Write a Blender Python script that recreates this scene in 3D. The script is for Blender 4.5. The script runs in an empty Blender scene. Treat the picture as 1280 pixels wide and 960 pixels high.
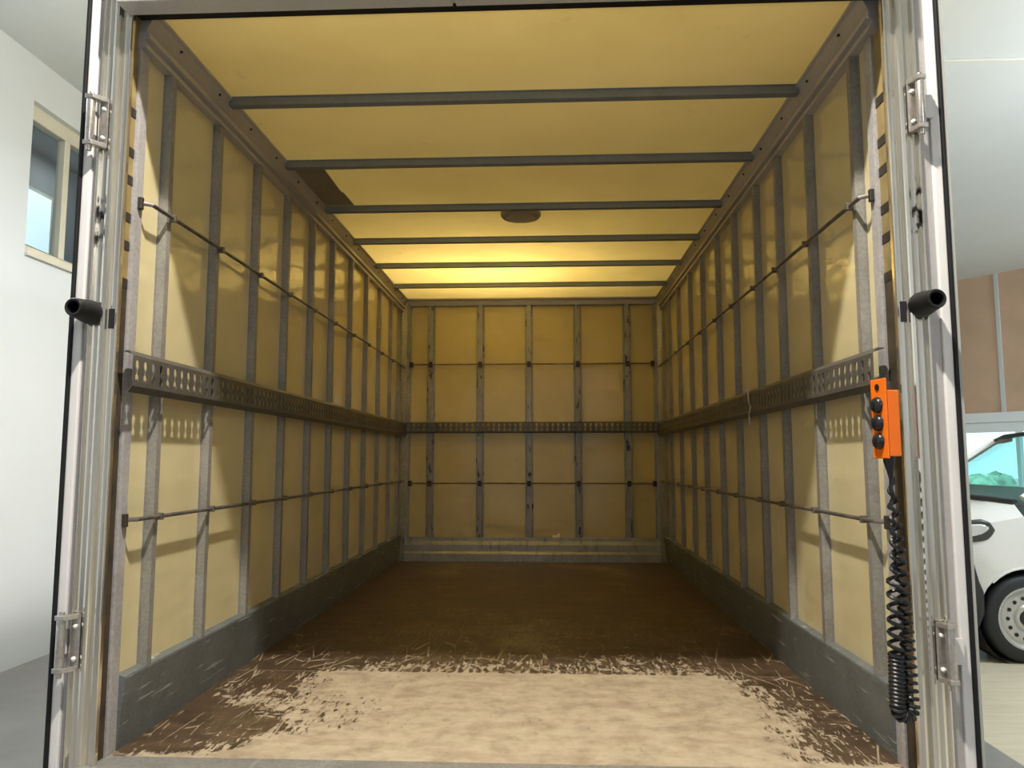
import bpy, bmesh, math, random
from mathutils import Vector, Matrix
random.seed(7)
S = bpy.context.scene
COL = S.collection
PI = math.pi

# ------------------------------------------------------------------ camera, world, light, exposure
ZC = 1.52
YAW, PITCH, FPX = 2.6985, 5.7106, 950.0
def setup_camera():
    a, p = math.radians(YAW), math.radians(PITCH)
    Fv = Vector((-math.sin(a)*math.cos(p), math.cos(a)*math.cos(p), math.sin(p)))
    Rv = Vector((math.cos(a), math.sin(a), 0)); Uv = Rv.cross(Fv)
    cd = bpy.data.cameras.new('camera'); cd.sensor_width = 36; cd.sensor_fit = 'HORIZONTAL'
    cd.lens = FPX*36/1280; cd.clip_start = 0.05; cd.clip_end = 200
    c = bpy.data.objects.new('camera', cd); COL.objects.link(c)
    M = Matrix((Rv, Uv, -Fv)).transposed().to_4x4(); M.translation = Vector((0, 0, ZC))
    c.matrix_world = M
    S.camera = c
setup_camera()

w = bpy.data.worlds.new('pale_blue_glow'); S.world = w; w.use_nodes = True
w.node_tree.nodes['Background'].inputs[0].default_value = (0.80, 0.95, 1.0, 1)
w.node_tree.nodes['Background'].inputs[1].default_value = 2.0

def area(name, loc, size, power, color=(1, 1, 1), shape='SQUARE', sy=None, rot=(0, 0, 0)):
    l = bpy.data.lights.new(name, 'AREA'); l.energy = power; l.color = color
    l.shape = shape; l.size = size
    if sy: l.size_y = sy
    o = bpy.data.objects.new(name, l); COL.objects.link(o); o.location = loc; o.rotation_euler = rot
    return o
# the hall's lamps: a high-bay lamp over the open end of the box, one over its roof; the rest are added fill lights
def fill_light(name, loc, power, color, r=0.2):  # unseen fill light, added to brighten the hall walls and ceiling
    l = bpy.data.lights.new(name, 'POINT'); l.energy = power; l.color = color; l.shadow_soft_size = r
    o = bpy.data.objects.new(name, l); COL.objects.link(o); o.location = loc
area('hall_lamp_over_opening', (-0.15, 1.215, 4.45), 0.12, 200, (1.0, 0.95, 0.86), 'DISK')
area('hall_lamp_over_roof', (-0.45, 5.70, 3.95), 0.4, 250, (1.0, 0.97, 0.88), 'DISK')
fill_light('hall_fill_left', (-2.35, 2.7, 3.35), 92, (0.80, 0.91, 1.0))
fill_light('hall_fill_right', (5.4, 4.6, 3.6), 315, (0.86, 0.94, 1.0))
fill_light('hall_fill_far', (9.6, 7.5, 3.4), 310, (0.86, 0.94, 1.0))
fill_light('hall_fill_behind', (2.6, -4.2, 3.9), 120, (0.98, 0.98, 1.0))  # added behind the camera to brighten what the posts reflect
area('office_fill', (-4.65, 7.2, 4.55), 0.3, 4, (1.0, 1.0, 1.0))  # added fill that lifts the office walls, not a known lamp

vs = S.view_settings
S.display_settings.display_device = 'sRGB'
vs.view_transform = 'Standard'; vs.look = 'None'; vs.gamma = 1; vs.use_curve_mapping = False
vs.exposure = 0.0
S.cycles.max_bounces = 16; S.cycles.diffuse_bounces = 8; S.cycles.glossy_bounces = 5
S.cycles.transmission_bounces = 8; S.cycles.transparent_max_bounces = 12
S.cycles.sample_clamp_indirect = 6; S.cycles.caustics_reflective = False; S.cycles.caustics_refractive = False

# ------------------------------------------------------------------ node helpers / materials
def nodes(name):
    m = bpy.data.materials.new(name); m.use_nodes = True
    nt = m.node_tree; b = nt.nodes['Principled BSDF']
    return m, nt, b
def N(nt, t, **kw):
    n = nt.nodes.new(t)
    for k, v in kw.items(): setattr(n, k, v)
    return n
def coords(nt, scale=(1, 1, 1), rot=(0, 0, 0), shift=True):
    tc = N(nt, 'ShaderNodeTexCoord'); mp = N(nt, 'ShaderNodeMapping')
    mp.inputs['Scale'].default_value = scale; mp.inputs['Rotation'].default_value = rot
    nt.links.new(tc.outputs['Object'], mp.inputs['Vector'])
    if shift:
        oi = N(nt, 'ShaderNodeObjectInfo'); ml = N(nt, 'ShaderNodeMath', operation='MULTIPLY'); ml.inputs[1].default_value = 31.7
        nt.links.new(oi.outputs['Random'], ml.inputs[0]); nt.links.new(ml.outputs[0], mp.inputs['Location'])
    return mp.outputs[0]
def noise(nt, vec, scale, detail=4, rough=0.55):
    n = N(nt, 'ShaderNodeTexNoise'); n.inputs['Scale'].default_value = scale
    n.inputs['Detail'].default_value = detail; n.inputs['Roughness'].default_value = rough
    nt.links.new(vec, n.inputs['Vector']); return n.outputs['Fac']
def ramp(nt, fac, stops):
    r = N(nt, 'ShaderNodeValToRGB'); e = r.color_ramp.elements
    for i, (p, c) in enumerate(stops):
        el = e[i] if i < 2 else e.new(p)
        el.position = p; el.color = (c[0], c[1], c[2], 1) if isinstance(c, tuple) else (c, c, c, 1)
    nt.links.new(fac, r.inputs[0]); return r.outputs[0]
def mix(nt, fac, a, b):
    m = N(nt, 'ShaderNodeMix', data_type='RGBA')
    if isinstance(fac, float): m.inputs[0].default_value = fac
    else: nt.links.new(fac, m.inputs[0])
    for s, v in ((6, a), (7, b)):
        if isinstance(v, tuple): m.inputs[s].default_value = (*v[:3], 1)
        else: nt.links.new(v, m.inputs[s])
    return m.outputs[2]
def math_(nt, op, a, b=None, clamp=False):
    m = N(nt, 'ShaderNodeMath', operation=op); m.use_clamp = clamp
    for i, v in enumerate((a, b)):
        if v is None: continue
        if isinstance(v, (int, float)): m.inputs[i].default_value = v
        else: nt.links.new(v, m.inputs[i])
    return m.outputs[0]
def maprange(nt, v, a, b, c=0.0, d=1.0):
    m = N(nt, 'ShaderNodeMapRange'); m.interpolation_type = 'SMOOTHSTEP'
    for i, x in zip((1, 2, 3, 4), (a, b, c, d)): m.inputs[i].default_value = x
    nt.links.new(v, m.inputs[0]); return m.outputs[0]
def bump(nt, b, fac, strength, dist=0.01):
    bp = N(nt, 'ShaderNodeBump'); bp.inputs['Strength'].default_value = strength; bp.inputs['Distance'].default_value = dist
    nt.links.new(fac, bp.inputs['Height']); nt.links.new(bp.outputs[0], b.inputs['Normal'])

def plain(name, c, rough=0.5, metal=0.0, var=0.0, vscale=6.0, spec=0.5):
    m, nt, b = nodes(name)
    b.inputs['Roughness'].default_value = rough; b.inputs['Metallic'].default_value = metal
    b.inputs['Specular IOR Level'].default_value = spec
    v = coords(nt); f = noise(nt, v, vscale)
    lo = tuple(x*(1-var) for x in c); hi = tuple(min(1, x*(1+var)) for x in c)
    nt.links.new(ramp(nt, f, [(0.3, lo), (0.7, hi)]), b.inputs['Base Color'])
    return m

def galvanised(name, c=(0.40, 0.40, 0.39), rough=0.5, metal=0.25, dirt=0.0, scratch=0.0, var=0.28):
    m, nt, b = nodes(name)
    v = coords(nt)
    f1 = noise(nt, v, 9, 5); f2 = noise(nt, v, 90, 3)
    k = mix(nt, 0.45, ramp(nt, f1, [(0.3, 0.0), (0.7, 1.0)]), ramp(nt, f2, [(0.35, 0.0), (0.65, 1.0)]))
    col = mix(nt, k, tuple(x*(1-var) for x in c), tuple(min(1, x*(1+var*0.8)) for x in c))
    if dirt:
        vd = coords(nt, (26, 26, 8))
        d = ramp(nt, noise(nt, vd, 1.0, 3), [(0.60, 0.0), (0.66, 1.0)])
        col = mix(nt, math_(nt, 'MULTIPLY', d, dirt), col, (0.03, 0.028, 0.025))
    if scratch:
        for rot, sc in (((0, 0.5, 0.0), (30, 3, 60)), ((0.25, 0, 0.0), (30, 5, 70))):
            vs_ = coords(nt, sc, rot)
            s = ramp(nt, noise(nt, vs_, 1.0, 4, 0.6), [(0.64, 0.0), (0.70, 1.0)])
            col = mix(nt, math_(nt, 'MULTIPLY', s, scratch), col, (0.62, 0.64, 0.62))
    nt.links.new(col, b.inputs['Base Color'])
    b.inputs['Metallic'].default_value = metal; b.inputs['Roughness'].default_value = rough
    bump(nt, b, f1, 0.12, 0.004)
    return m

def panel_mat(name, c1, c2, rough=0.24, translucent=0.0):
    """yellowed glass-fibre faced board, glossy and slightly wavy"""
    m, nt, b = nodes(name)
    v = coords(nt, shift=False)
    f = noise(nt, v, 1.6, 4); g = noise(nt, v, 7, 5)
    k = mix(nt, 0.35, ramp(nt, f, [(0.3, 0.0), (0.7, 1.0)]), ramp(nt, g, [(0.3, 0.0), (0.7, 1.0)]))
    col = mix(nt, k, c1, c2)
    st = ramp(nt, noise(nt, coords(nt, (1, 1, 0.8)), 4.5, 6, 0.65), [(0.66, 0.0), (0.76, 1.0)])
    col = mix(nt, math_(nt, 'MULTIPLY', st, 0.35), col, (0.36, 0.20, 0.06))
    sp = ramp(nt, noise(nt, coords(nt, (1, 1, 1)), 38, 2), [(0.76, 0.0), (0.80, 1.0)])
    col = mix(nt, math_(nt, 'MULTIPLY', sp, 0.5), col, (0.22, 0.13, 0.05))
    nt.links.new(col, b.inputs['Base Color'])
    b.inputs['Roughness'].default_value = rough
    wv = noise(nt, coords(nt, (1.2, 1.2, 3.4), shift=False), 1.7, 2)
    bump(nt, b, wv, 0.4, 0.02)
    if translucent:
        t = N(nt, 'ShaderNodeBsdfTranslucent'); nt.links.new(col, t.inputs['Color'])
        ms = N(nt, 'ShaderNodeMixShader'); ms.inputs[0].default_value = translucent
        out = nt.nodes['Material Output']
        nt.links.new(b.outputs[0], ms.inputs[1]); nt.links.new(t.outputs[0], ms.inputs[2])
        nt.links.new(ms.outputs[0], out.inputs['Surface'])
    return m

def aluminium_post(name):
    m, nt, b = nodes(name)
    v = coords(nt, (60, 60, 1.2))
    f = noise(nt, v, 1, 3)
    col = ramp(nt, f, [(0.3, (0.66, 0.615, 0.53)), (0.7, (0.84, 0.79, 0.70))])
    tc = N(nt, 'ShaderNodeTexCoord'); sx = N(nt, 'ShaderNodeSeparateXYZ'); nt.links.new(tc.outputs['Object'], sx.inputs[0])
    z = sx.outputs[2]
    band = math_(nt, 'MULTIPLY', maprange(nt, z, 2.14, 2.19), maprange(nt, z, 2.36, 2.30))
    sc = ramp(nt, noise(nt, coords(nt, (45, 45, 22)), 1, 4), [(0.50, 0.0), (0.60, 1.0)])
    xm = math_(nt, 'ABSOLUTE', math_(nt, 'SUBTRACT', math_(nt, 'ABSOLUTE', math_(nt, 'ADD', sx.outputs[0], 0.0)), 1.217))
    col = mix(nt, math_(nt, 'MULTIPLY', math_(nt, 'MULTIPLY', band, sc), maprange(nt, xm, 0.022, 0.016)), col, (0.06, 0.055, 0.05))
    nt.links.new(col, b.inputs['Base Color'])
    b.inputs['Metallic'].default_value = 0.9
    rr = ramp(nt, noise(nt, coords(nt, (8, 8, 3)), 1, 3), [(0.3, 0.08), (0.7, 0.20)])
    nt.links.new(rr, b.inputs['Roughness'])
    return m

def floor_mat():
    """brown film-faced plywood, its film worn through to pale wood by the open end"""
    m, nt, b = nodes('worn_plywood')
    tc = N(nt, 'ShaderNodeTexCoord'); sx = N(nt, 'ShaderNodeSeparateXYZ'); nt.links.new(tc.outputs['Object'], sx.inputs[0])
    X, Y = sx.outputs[0], sx.outputs[1]
    # wear: nearly full before the first board joint, fading out behind it, less along the kick plates
    n1 = noise(nt, coords(nt, (1, 1, 1), shift=False), 2.1, 3, 0.55)
    n1c = math_(nt, 'SUBTRACT', n1, 0.5)
    yy = math_(nt, 'ADD', Y, math_(nt, 'MULTIPLY', n1c, 0.8))
    lvl = math_(nt, 'ADD', 0.13, math_(nt, 'MULTIPLY', maprange(nt, yy, 2.4, 1.25), 0.17))
    lvl = math_(nt, 'ADD', lvl, math_(nt, 'MULTIPLY', maprange(nt, yy, 1.36, 1.08), 0.32))
    lvl = math_(nt, 'ADD', lvl, math_(nt, 'MULTIPLY', maprange(nt, Y, 1.03, 1.0), 0.31))
    ax = math_(nt, 'ABSOLUTE', X)
    ed = math_(nt, 'ADD', ax, math_(nt, 'MULTIPLY', n1c, 0.7))
    lf = maprange(nt, X, -0.2, -0.9)
    lvl = math_(nt, 'SUBTRACT', lvl, math_(nt, 'MULTIPLY', maprange(nt, ed, 0.72, 1.12), 0.52))
    lvl = math_(nt, 'SUBTRACT', lvl, math_(nt, 'MULTIPLY', math_(nt, 'MULTIPLY', lf, maprange(nt, n1, 0.38, 0.60)), 0.26))
    front = maprange(nt, Y, 0.16, 0.10)
    lvl = math_(nt, 'ADD', lvl, math_(nt, 'MULTIPLY', front, 0.35))
    # scuffs of several directions
    s = None
    for rot, sc in ((0.30, (40, 8, 1)), (-0.32, (36, 9, 1)), (0.85, (34, 8, 1)), (-0.9, (30, 10, 1)), (0.0, (12, 30, 1))):
        t = noise(nt, coords(nt, sc, (0, 0, rot), shift=False), 1.0, 6, 0.66)
        s = t if s is None else math_(nt, 'MAXIMUM', s, t)
    fine = noise(nt, coords(nt, (44, 20, 1), shift=False), 1.0, 6, 0.75)
    n = math_(nt, 'ADD', math_(nt, 'MULTIPLY', maprange(nt, s, 0.52, 0.76), 0.62), math_(nt, 'MULTIPLY', maprange(nt, fine, 0.30, 0.70), 0.38))
    tot = math_(nt, 'ADD', lvl, n)
    wear = ramp(nt, math_(nt, 'SUBTRACT', tot, 0.88), [(0.0, 0.0), (0.13, 1.0)])
    # long gouges dragged in by loads
    for rot, sc, wd in ((0.35, (11, 2.0, 1), 0.014), (-0.40, (10, 2.2, 1), 0.014), (0.9, (9, 2.2, 1), 0.012)):
        vo = N(nt, 'ShaderNodeTexVoronoi', feature='DISTANCE_TO_EDGE'); vo.inputs['Scale'].default_value = 1.0
        nt.links.new(coords(nt, sc, (0, 0, rot), shift=False), vo.inputs['Vector'])
        gap = noise(nt, coords(nt, (3, 3, 1), (0, 0, rot), shift=False), 1.6, 2)
        ln = math_(nt, 'MULTIPLY', maprange(nt, vo.outputs['Distance'], wd*1.6, wd*0.4), maprange(nt, gap, 0.50, 0.58))
        ln = math_(nt, 'MULTIPLY', ln, maprange(nt, yy, 2.6, 1.3, 0.25, 0.85))
        wear = math_(nt, 'MAXIMUM', wear, ln)
    grain = noise(nt, coords(nt, (12, 14, 1), shift=False), 1.0, 7, 0.7)
    tan = ramp(nt, grain, [(0.28, (0.27, 0.205, 0.13)), (0.48, (0.42, 0.335, 0.225)), (0.75, (0.54, 0.445, 0.315))])
    pk = ramp(nt, noise(nt, coords(nt, (3, 9, 1), shift=False), 1.3, 6, 0.65), [(0.50, 0.0), (0.70, 1.0)])
    tan = mix(nt, math_(nt, 'MULTIPLY', pk, 0.5), tan, (0.30, 0.20, 0.13))
    brown = ramp(nt, noise(nt, coords(nt, (6, 14, 1), shift=False), 1.0, 5), [(0.3, (0.052, 0.032, 0.017)), (0.7, (0.115, 0.072, 0.042))])
    sc2 = math_(nt, 'MULTIPLY', maprange(nt, math_(nt, 'ADD', math_(nt, 'MULTIPLY', s, 0.6), math_(nt, 'MULTIPLY', n1, 0.5)), 0.60, 0.74), maprange(nt, ax, 1.1, 0.6))
    brown = mix(nt, math_(nt, 'MULTIPLY', sc2, 0.75), brown, (0.27, 0.20, 0.10))
    col = mix(nt, wear, brown, tan)
    for yj in (1.01, 2.346, 3.6):
        d = math_(nt, 'ABSOLUTE', math_(nt, 'SUBTRACT', Y, yj))
        col = mix(nt, maprange(nt, d, 0.004, 0.0015, 0.0, 0.6), col, (0.42, 0.32, 0.19))
    nt.links.new(col, b.inputs['Base Color'])
    nt.links.new(ramp(nt, wear, [(0.0, 0.42), (1.0, 0.75)]), b.inputs['Roughness'])
    bump(nt, b, tot, 0.15, 0.004)
    return m

def hall_floor_mat():
    m, nt, b = nodes('hall_floor')
    tc = N(nt, 'ShaderNodeTexCoord'); sx = N(nt, 'ShaderNodeSeparateXYZ'); nt.links.new(tc.outputs['Object'], sx.inputs[0])
    v = coords(nt)
    g = ramp(nt, noise(nt, v, 3, 5), [(0.3, (0.235, 0.23, 0.225)), (0.7, (0.29, 0.285, 0.28))])
    t = ramp(nt, noise(nt, coords(nt, (1, 5, 1)), 3, 5), [(0.3, (0.60, 0.54, 0.41)), (0.7, (0.72, 0.66, 0.52))])
    k = maprange(nt, sx.outputs[0], 2.36, 2.37)
    nt.links.new(mix(nt, k, g, t), b.inputs['Base Color']); b.inputs['Roughness'].default_value = 0.35
    return m

def glazing(name, tint=(0.9, 0.97, 0.98), refl=0.12):
    m = bpy.data.materials.new(name); m.use_nodes = True; nt = m.node_tree
    nt.nodes.remove(nt.nodes['Principled BSDF']); out = nt.nodes['Material Output']
    t = N(nt, 'ShaderNodeBsdfTransparent'); t.inputs[0].default_value = (*tint, 1)
    g = N(nt, 'ShaderNodeBsdfGlossy'); g.inputs['Roughness'].default_value = 0.02
    fr = N(nt, 'ShaderNodeFresnel'); fr.inputs[0].default_value = 1.5
    ge = N(nt, 'ShaderNodeNewGeometry'); fw_ = math_(nt, 'SUBTRACT', 1.0, ge.outputs['Backfacing'])
    ad = math_(nt, 'MULTIPLY', math_(nt, 'ADD', fr.outputs[0], refl, True), fw_)
    ms = N(nt, 'ShaderNodeMixShader'); nt.links.new(ad, ms.inputs[0])
    nt.links.new(t.outputs[0], ms.inputs[1]); nt.links.new(g.outputs[0], ms.inputs[2]); nt.links.new(ms.outputs[0], out.inputs['Surface'])
    return m
def emissive(name, c, s):
    m, nt, b = nodes(name); b.inputs['Base Color'].default_value = (*c, 1)
    b.inputs['Emission Color'].default_value = (*c, 1); b.inputs['Emission Strength'].default_value = s
    return m

M = dict(
    panel=panel_mat('yellowed_panel', (0.61, 0.52, 0.29), (0.70, 0.61, 0.365), 0.11),
    front=panel_mat('yellowed_bulkhead', (0.57, 0.475, 0.24), (0.67, 0.57, 0.305), 0.13),
    roof=panel_mat('translucent_roof', (0.71, 0.61, 0.325), (0.78, 0.68, 0.395), 0.35, 0.32),
    stud=galvanised('galvanised_stud', (0.295, 0.28, 0.25)),
    rail=galvanised('dark_rail_steel', (0.125, 0.115, 0.10), 0.45, 0.3),
    cove=galvanised('cove_aluminium', (0.47, 0.44, 0.42), 0.4, 0.25, 0, 0, 0.08),
    bow=galvanised('bow_steel', (0.22, 0.24, 0.25), 0.5, 0.2, 0, 0, 0.12),
    kick=galvanised('kick_plate_steel', (0.165, 0.182, 0.18), 0.5, 0.25, 0.0, 0.7),
    wornrib=galvanised('worn_rib_steel', (0.33, 0.325, 0.30), 0.42, 0.3, 0.9, 0.5),
    worn=galvanised('worn_bulkhead_steel', (0.40, 0.395, 0.37), 0.34, 0.4, 0.3, 0.9),
    strip=galvanised('end_strip_steel', (0.47, 0.45, 0.45), 0.5, 0.3),
    header=galvanised('header_aluminium', (0.68, 0.66, 0.63), 0.4, 0.3, 0, 0, 0.06),
    rod=plain('rod_steel', (0.19, 0.165, 0.15), 0.45, 0.6, 0.3, 20),
    clip=plain('dark_clip', (0.06, 0.052, 0.045), 0.5, 0.5, 0.2),
    post=aluminium_post('brushed_post'),
    hinge=galvanised('hinge_steel', (0.58, 0.54, 0.50), 0.28, 0.85),
    white=plain('door_white', (0.80, 0.77, 0.75), 0.35, 0, 0.04),
    rubber=plain('black_rubber', (0.008, 0.008, 0.009), 0.5, 0, 0.3, 20, 0.35),
    seal=plain('grey_seal', (0.42, 0.41, 0.38), 0.6),
    hole=plain('black_recess', (0.012, 0.011, 0.012), 0.7),
    wood=plain('raw_plywood_edge', (0.05, 0.034, 0.017), 0.7, 0, 0.5, 14),
    edge=plain('yellowed_edge_shaded', (0.27, 0.20, 0.085), 0.6, 0, 0.3, 10),  # darkened: the shade of the recessed gap is put into the colour
    deck=floor_mat(),
    sill=galvanised('sill_steel', (0.36, 0.35, 0.33), 0.45, 0.5, 0.0, 0.3),
    patch=plain('repair_patch', (0.27, 0.235, 0.165), 0.6, 0, 0.2, 3),
    lamp_rim=plain('lamp_rim', (0.33, 0.28, 0.23), 0.5),
    lamp_lens=plain('lamp_lens', (0.42, 0.37, 0.30), 0.3),
    orange=plain('orange_plastic', (0.88, 0.17, 0.008), 0.42, 0, 0.05),
    button=plain('black_button', (0.012, 0.012, 0.016), 0.3),
    cable=plain('black_cable', (0.010, 0.010, 0.011), 0.38),
    zip=plain('pale_string', (0.55, 0.52, 0.50), 0.6),
    fleck=plain('white_fleck', (0.9, 0.88, 0.82), 0.6),
    chassis=plain('chassis_black', (0.03, 0.03, 0.03), 0.6),
    wallp=plain('hall_plaster', (0.66, 0.69, 0.73), 0.8, 0, 0.015, 2),
    ceil=plain('hall_ceiling', (0.64, 0.67, 0.69), 0.8, 0, 0.015, 2),
    trim=plain('ceiling_trim', (0.68, 0.67, 0.63), 0.6),
    cream=plain('cream_frame', (0.66, 0.62, 0.52), 0.5),
    reveal=plain('window_reveal', (0.52, 0.54, 0.55), 0.8),
    glass=glazing('window_glass'),
    room=plain('office_grey', (0.33, 0.345, 0.36), 0.8),
    pale_blue_glow=emissive('reflected_patch_glow', (0.72, 0.85, 1.0), 1.0),  # self-glowing, in place of a bright patch reflected in the glass
    woodp=plain('beech_panel', (0.55, 0.38, 0.265), 0.45, 0, 0.08, 2),
    beam=plain('white_beam', (0.74, 0.80, 0.84), 0.5),
    mull=plain('grey_mullion', (0.55, 0.58, 0.58), 0.5),
    pave=plain('outside_paving', (0.55, 0.55, 0.52), 0.9, 0, 0.1),
    leaf=plain('hedge_green', (0.45, 0.62, 0.44), 0.7, 0, 0.6, 3),
    vwhite=plain('van_white', (0.70, 0.71, 0.715), 0.22, 0, 0.01),
    vglass=glazing('van_glass', (0.66, 0.93, 0.92), 0.06),
    vblack=plain('van_black_plastic', (0.022, 0.023, 0.025), 0.5),
    vdash=plain('van_dashboard', (0.10, 0.115, 0.12), 0.6),
    vseat=plain('van_seat', (0.06, 0.07, 0.075), 0.8),
    tyre=plain('tyre_rubber', (0.016, 0.018, 0.020), 0.6),
    rim=plain('silver_wheel', (0.50, 0.50, 0.48), 0.35, 0.5),
    lens=plain('headlight_lens', (0.62, 0.64, 0.64), 0.15, 0.3),
    ldark=plain('headlight_surround', (0.045, 0.047, 0.05), 0.35),
)

# ------------------------------------------------------------------ mesh builder
class MB:
    def __init__(s): s.v = []; s.f = []; s.mi = []
    def add(s, vs_, fs, mi=0):
        n = len(s.v); s.v += [tuple(p) for p in vs_]
        s.f += [tuple(i+n for i in f) for f in fs]; s.mi += [mi]*len(fs); return s
    def box(s, x0, x1, y0, y1, z0, z1, mi=0):
        return s.add([(x0, y0, z0), (x1, y0, z0), (x1, y1, z0), (x0, y1, z0), (x0, y0, z1), (x1, y0, z1), (x1, y1, z1), (x0, y1, z1)],
                     [(0, 3, 2, 1), (4, 5, 6, 7), (0, 1, 5, 4), (1, 2, 6, 5), (2, 3, 7, 6), (3, 0, 4, 7)], mi)
    def prism(s, poly, axis, a, b, mi=0):
        """polygon (u, v) extruded along axis from a to b; axis x: (y,z), y: (x,z), z: (x,y)"""
        def P(u, v, t): return {'x': (t, u, v), 'y': (u, t, v), 'z': (u, v, t)}[axis]
        n = len(poly)
        vs_ = [P(u, v, a) for u, v in poly] + [P(u, v, b) for u, v in poly]
        fs = [(i, (i+1) % n, (i+1) % n+n, i+n) for i in range(n)] + [tuple(range(n-1, -1, -1)), tuple(range(n, 2*n))]
        return s.add(vs_, fs, mi)
    def tube(s, pts, r, seg=8, mi=0, cap=True):
        pts = [Vector(p) for p in pts]; rs = r if isinstance(r, (list, tuple)) else [r]*len(pts)
        rings = []; up = None
        for i, p in enumerate(pts):
            t = (pts[min(i+1, len(pts)-1)]-pts[max(i-1, 0)]).normalized()
            if up is None:
                up = t.orthogonal().normalized()
            up = (up - t*up.dot(t)); up = up.normalized() if up.length > 1e-6 else t.orthogonal().normalized()
            bi = t.cross(up)
            rings.append([p+(up*math.cos(2*PI*k/seg)+bi*math.sin(2*PI*k/seg))*rs[i] for k in range(seg)])
        vs_ = [q for R in rings for q in R]; fs = []
        for i in range(len(pts)-1):
            for k in range(seg):
                a, b = i*seg+k, i*seg+(k+1) % seg
                fs.append((a, b, b+seg, a+seg))
        if cap: fs += [tuple(range(seg-1, -1, -1)), tuple(range((len(pts)-1)*seg, len(pts)*seg))]
        return s.add(vs_, fs, mi)
    def lathe(s, prof, c, axis='z', seg=24, mi=0, cap=True):
        """profile (radius, height) revolved about an axis through c"""
        vs_ = []
        for r, h in prof:
            for k in range(seg):
                a, b = r*math.cos(2*PI*k/seg), r*math.sin(2*PI*k/seg)
                q = {'z': (a, b, h), 'y': (b, h, a), 'x': (h, a, b)}[axis]
                vs_.append((c[0]+q[0], c[1]+q[1], c[2]+q[2]))
        fs = []
        for i in range(len(prof)-1):
            for k in range(seg):
                a, b = i*seg+k, i*seg+(k+1) % seg
                fs.append((a, b, b+seg, a+seg))
        if cap and prof[0][0] > 1e-6: fs.append(tuple(range(seg-1, -1, -1)))
        if cap and prof[-1][0] > 1e-6: fs.append(tuple(range((len(prof)-1)*seg, len(prof)*seg)))
        return s.add(vs_, fs, mi)
    def build(s, name, mat, parent=None, bevel=0.0, smooth=False, solid=0.0, label=None):
        me = bpy.data.meshes.new(name)
        off = WL(parent)
        me.from_pydata([(x-off[0], y-off[1], z-off[2]) for x, y, z in s.v], [], s.f); me.validate()
        for mt in (mat if isinstance(mat, (list, tuple)) else [mat]): me.materials.append(mt)
        for p, i in zip(me.polygons, s.mi): p.material_index = i
        bm = bmesh.new(); bm.from_mesh(me); bmesh.ops.remove_doubles(bm, verts=bm.verts, dist=1e-6)
        bmesh.ops.recalc_face_normals(bm, faces=bm.faces)
        if bevel:
            es = [e for e in bm.edges if len(e.link_faces) == 2 and e.calc_face_angle(0) > 0.6]
            bmesh.ops.bevel(bm, geom=es, offset=bevel, segments=2, affect='EDGES', profile=0.5)
        bm.to_mesh(me); bm.free()
        if smooth:
            for p in me.polygons: p.use_smooth = True
            try: me.set_sharp_from_angle(angle=0.7)
            except Exception: pass
        o = bpy.data.objects.new(name, me); COL.objects.link(o)
        if parent: o.parent = parent
        if solid:
            md = o.modifiers.new('thickness', 'SOLIDIFY'); md.thickness = solid; md.offset = 0
        if label: o['label'] = label
        return o
def WL(o):
    v = Vector((0, 0, 0))
    while o is not None: v += o.location; o = o.parent
    return v
def thing(name, label, cat, loc, group=None):
    o = bpy.data.objects.new(name, None); COL.objects.link(o); o.location = loc; o.empty_display_size = 0.1
    o['label'] = label; o['category'] = cat
    if group: o['group'] = group
    return o
def struct(o): o['kind'] = 'structure'; return o
def copy_part(o, dv, parent=None):
    c = o.copy(); COL.objects.link(c); c.parent = parent or o.parent
    c.location = o.location+Vector(dv)
    for ch in list(o.children):
        d = ch.copy(); COL.objects.link(d); d.parent = c
    return c

# ------------------------------------------------------------------ the hall
HX0, HX1, HY0, HY1, HZ = -3.94, 13.0, -7.0, 18.0, 4.62
struct(MB().box(HX0-0.25, HX1, HY0, HY1, -0.1, 0.0).build('floor', M['hall_floor'] if 'hall_floor' in M else hall_floor_mat()))
struct(MB().box(HX0-0.25, HX1, HY0, HY1, HZ, HZ+0.12).build('ceiling', M['ceil']))
struct(MB().box(2.2, HX1, 5.775, 5.825, HZ-0.02, HZ).build('trim_1', M['trim'], bevel=0.006))
# left wall with its window opening (y 5.43..7.0, z 3.09..4.28)
WY0, WY1, WZ0, WZ1 = 5.43, 6.95, 3.09, 4.28
b = MB()
b.box(HX0-0.25, HX0, HY0, WY0, 0, HZ); b.box(HX0-0.25, HX0, WY1, HY1, 0, HZ)
b.box(HX0-0.25, HX0, WY0, WY1, 0, WZ0); b.box(HX0-0.25, HX0, WY0, WY1, WZ1, HZ)
struct(b.build('wall_left', M['wallp']))
struct(MB().box(HX0-0.25, HX1, HY0-0.2, HY0, 0, HZ).build('wall_behind', M['wallp']))
struct(MB().box(HX0-0.25, 4.2, HY1, HY1+0.2, 0, HZ).build('wall_far', M['wallp']))
struct(MB().box(HX1, HX1+0.2, HY0, 6.0, 0, HZ).build('wall_right', M['wallp']))
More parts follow.
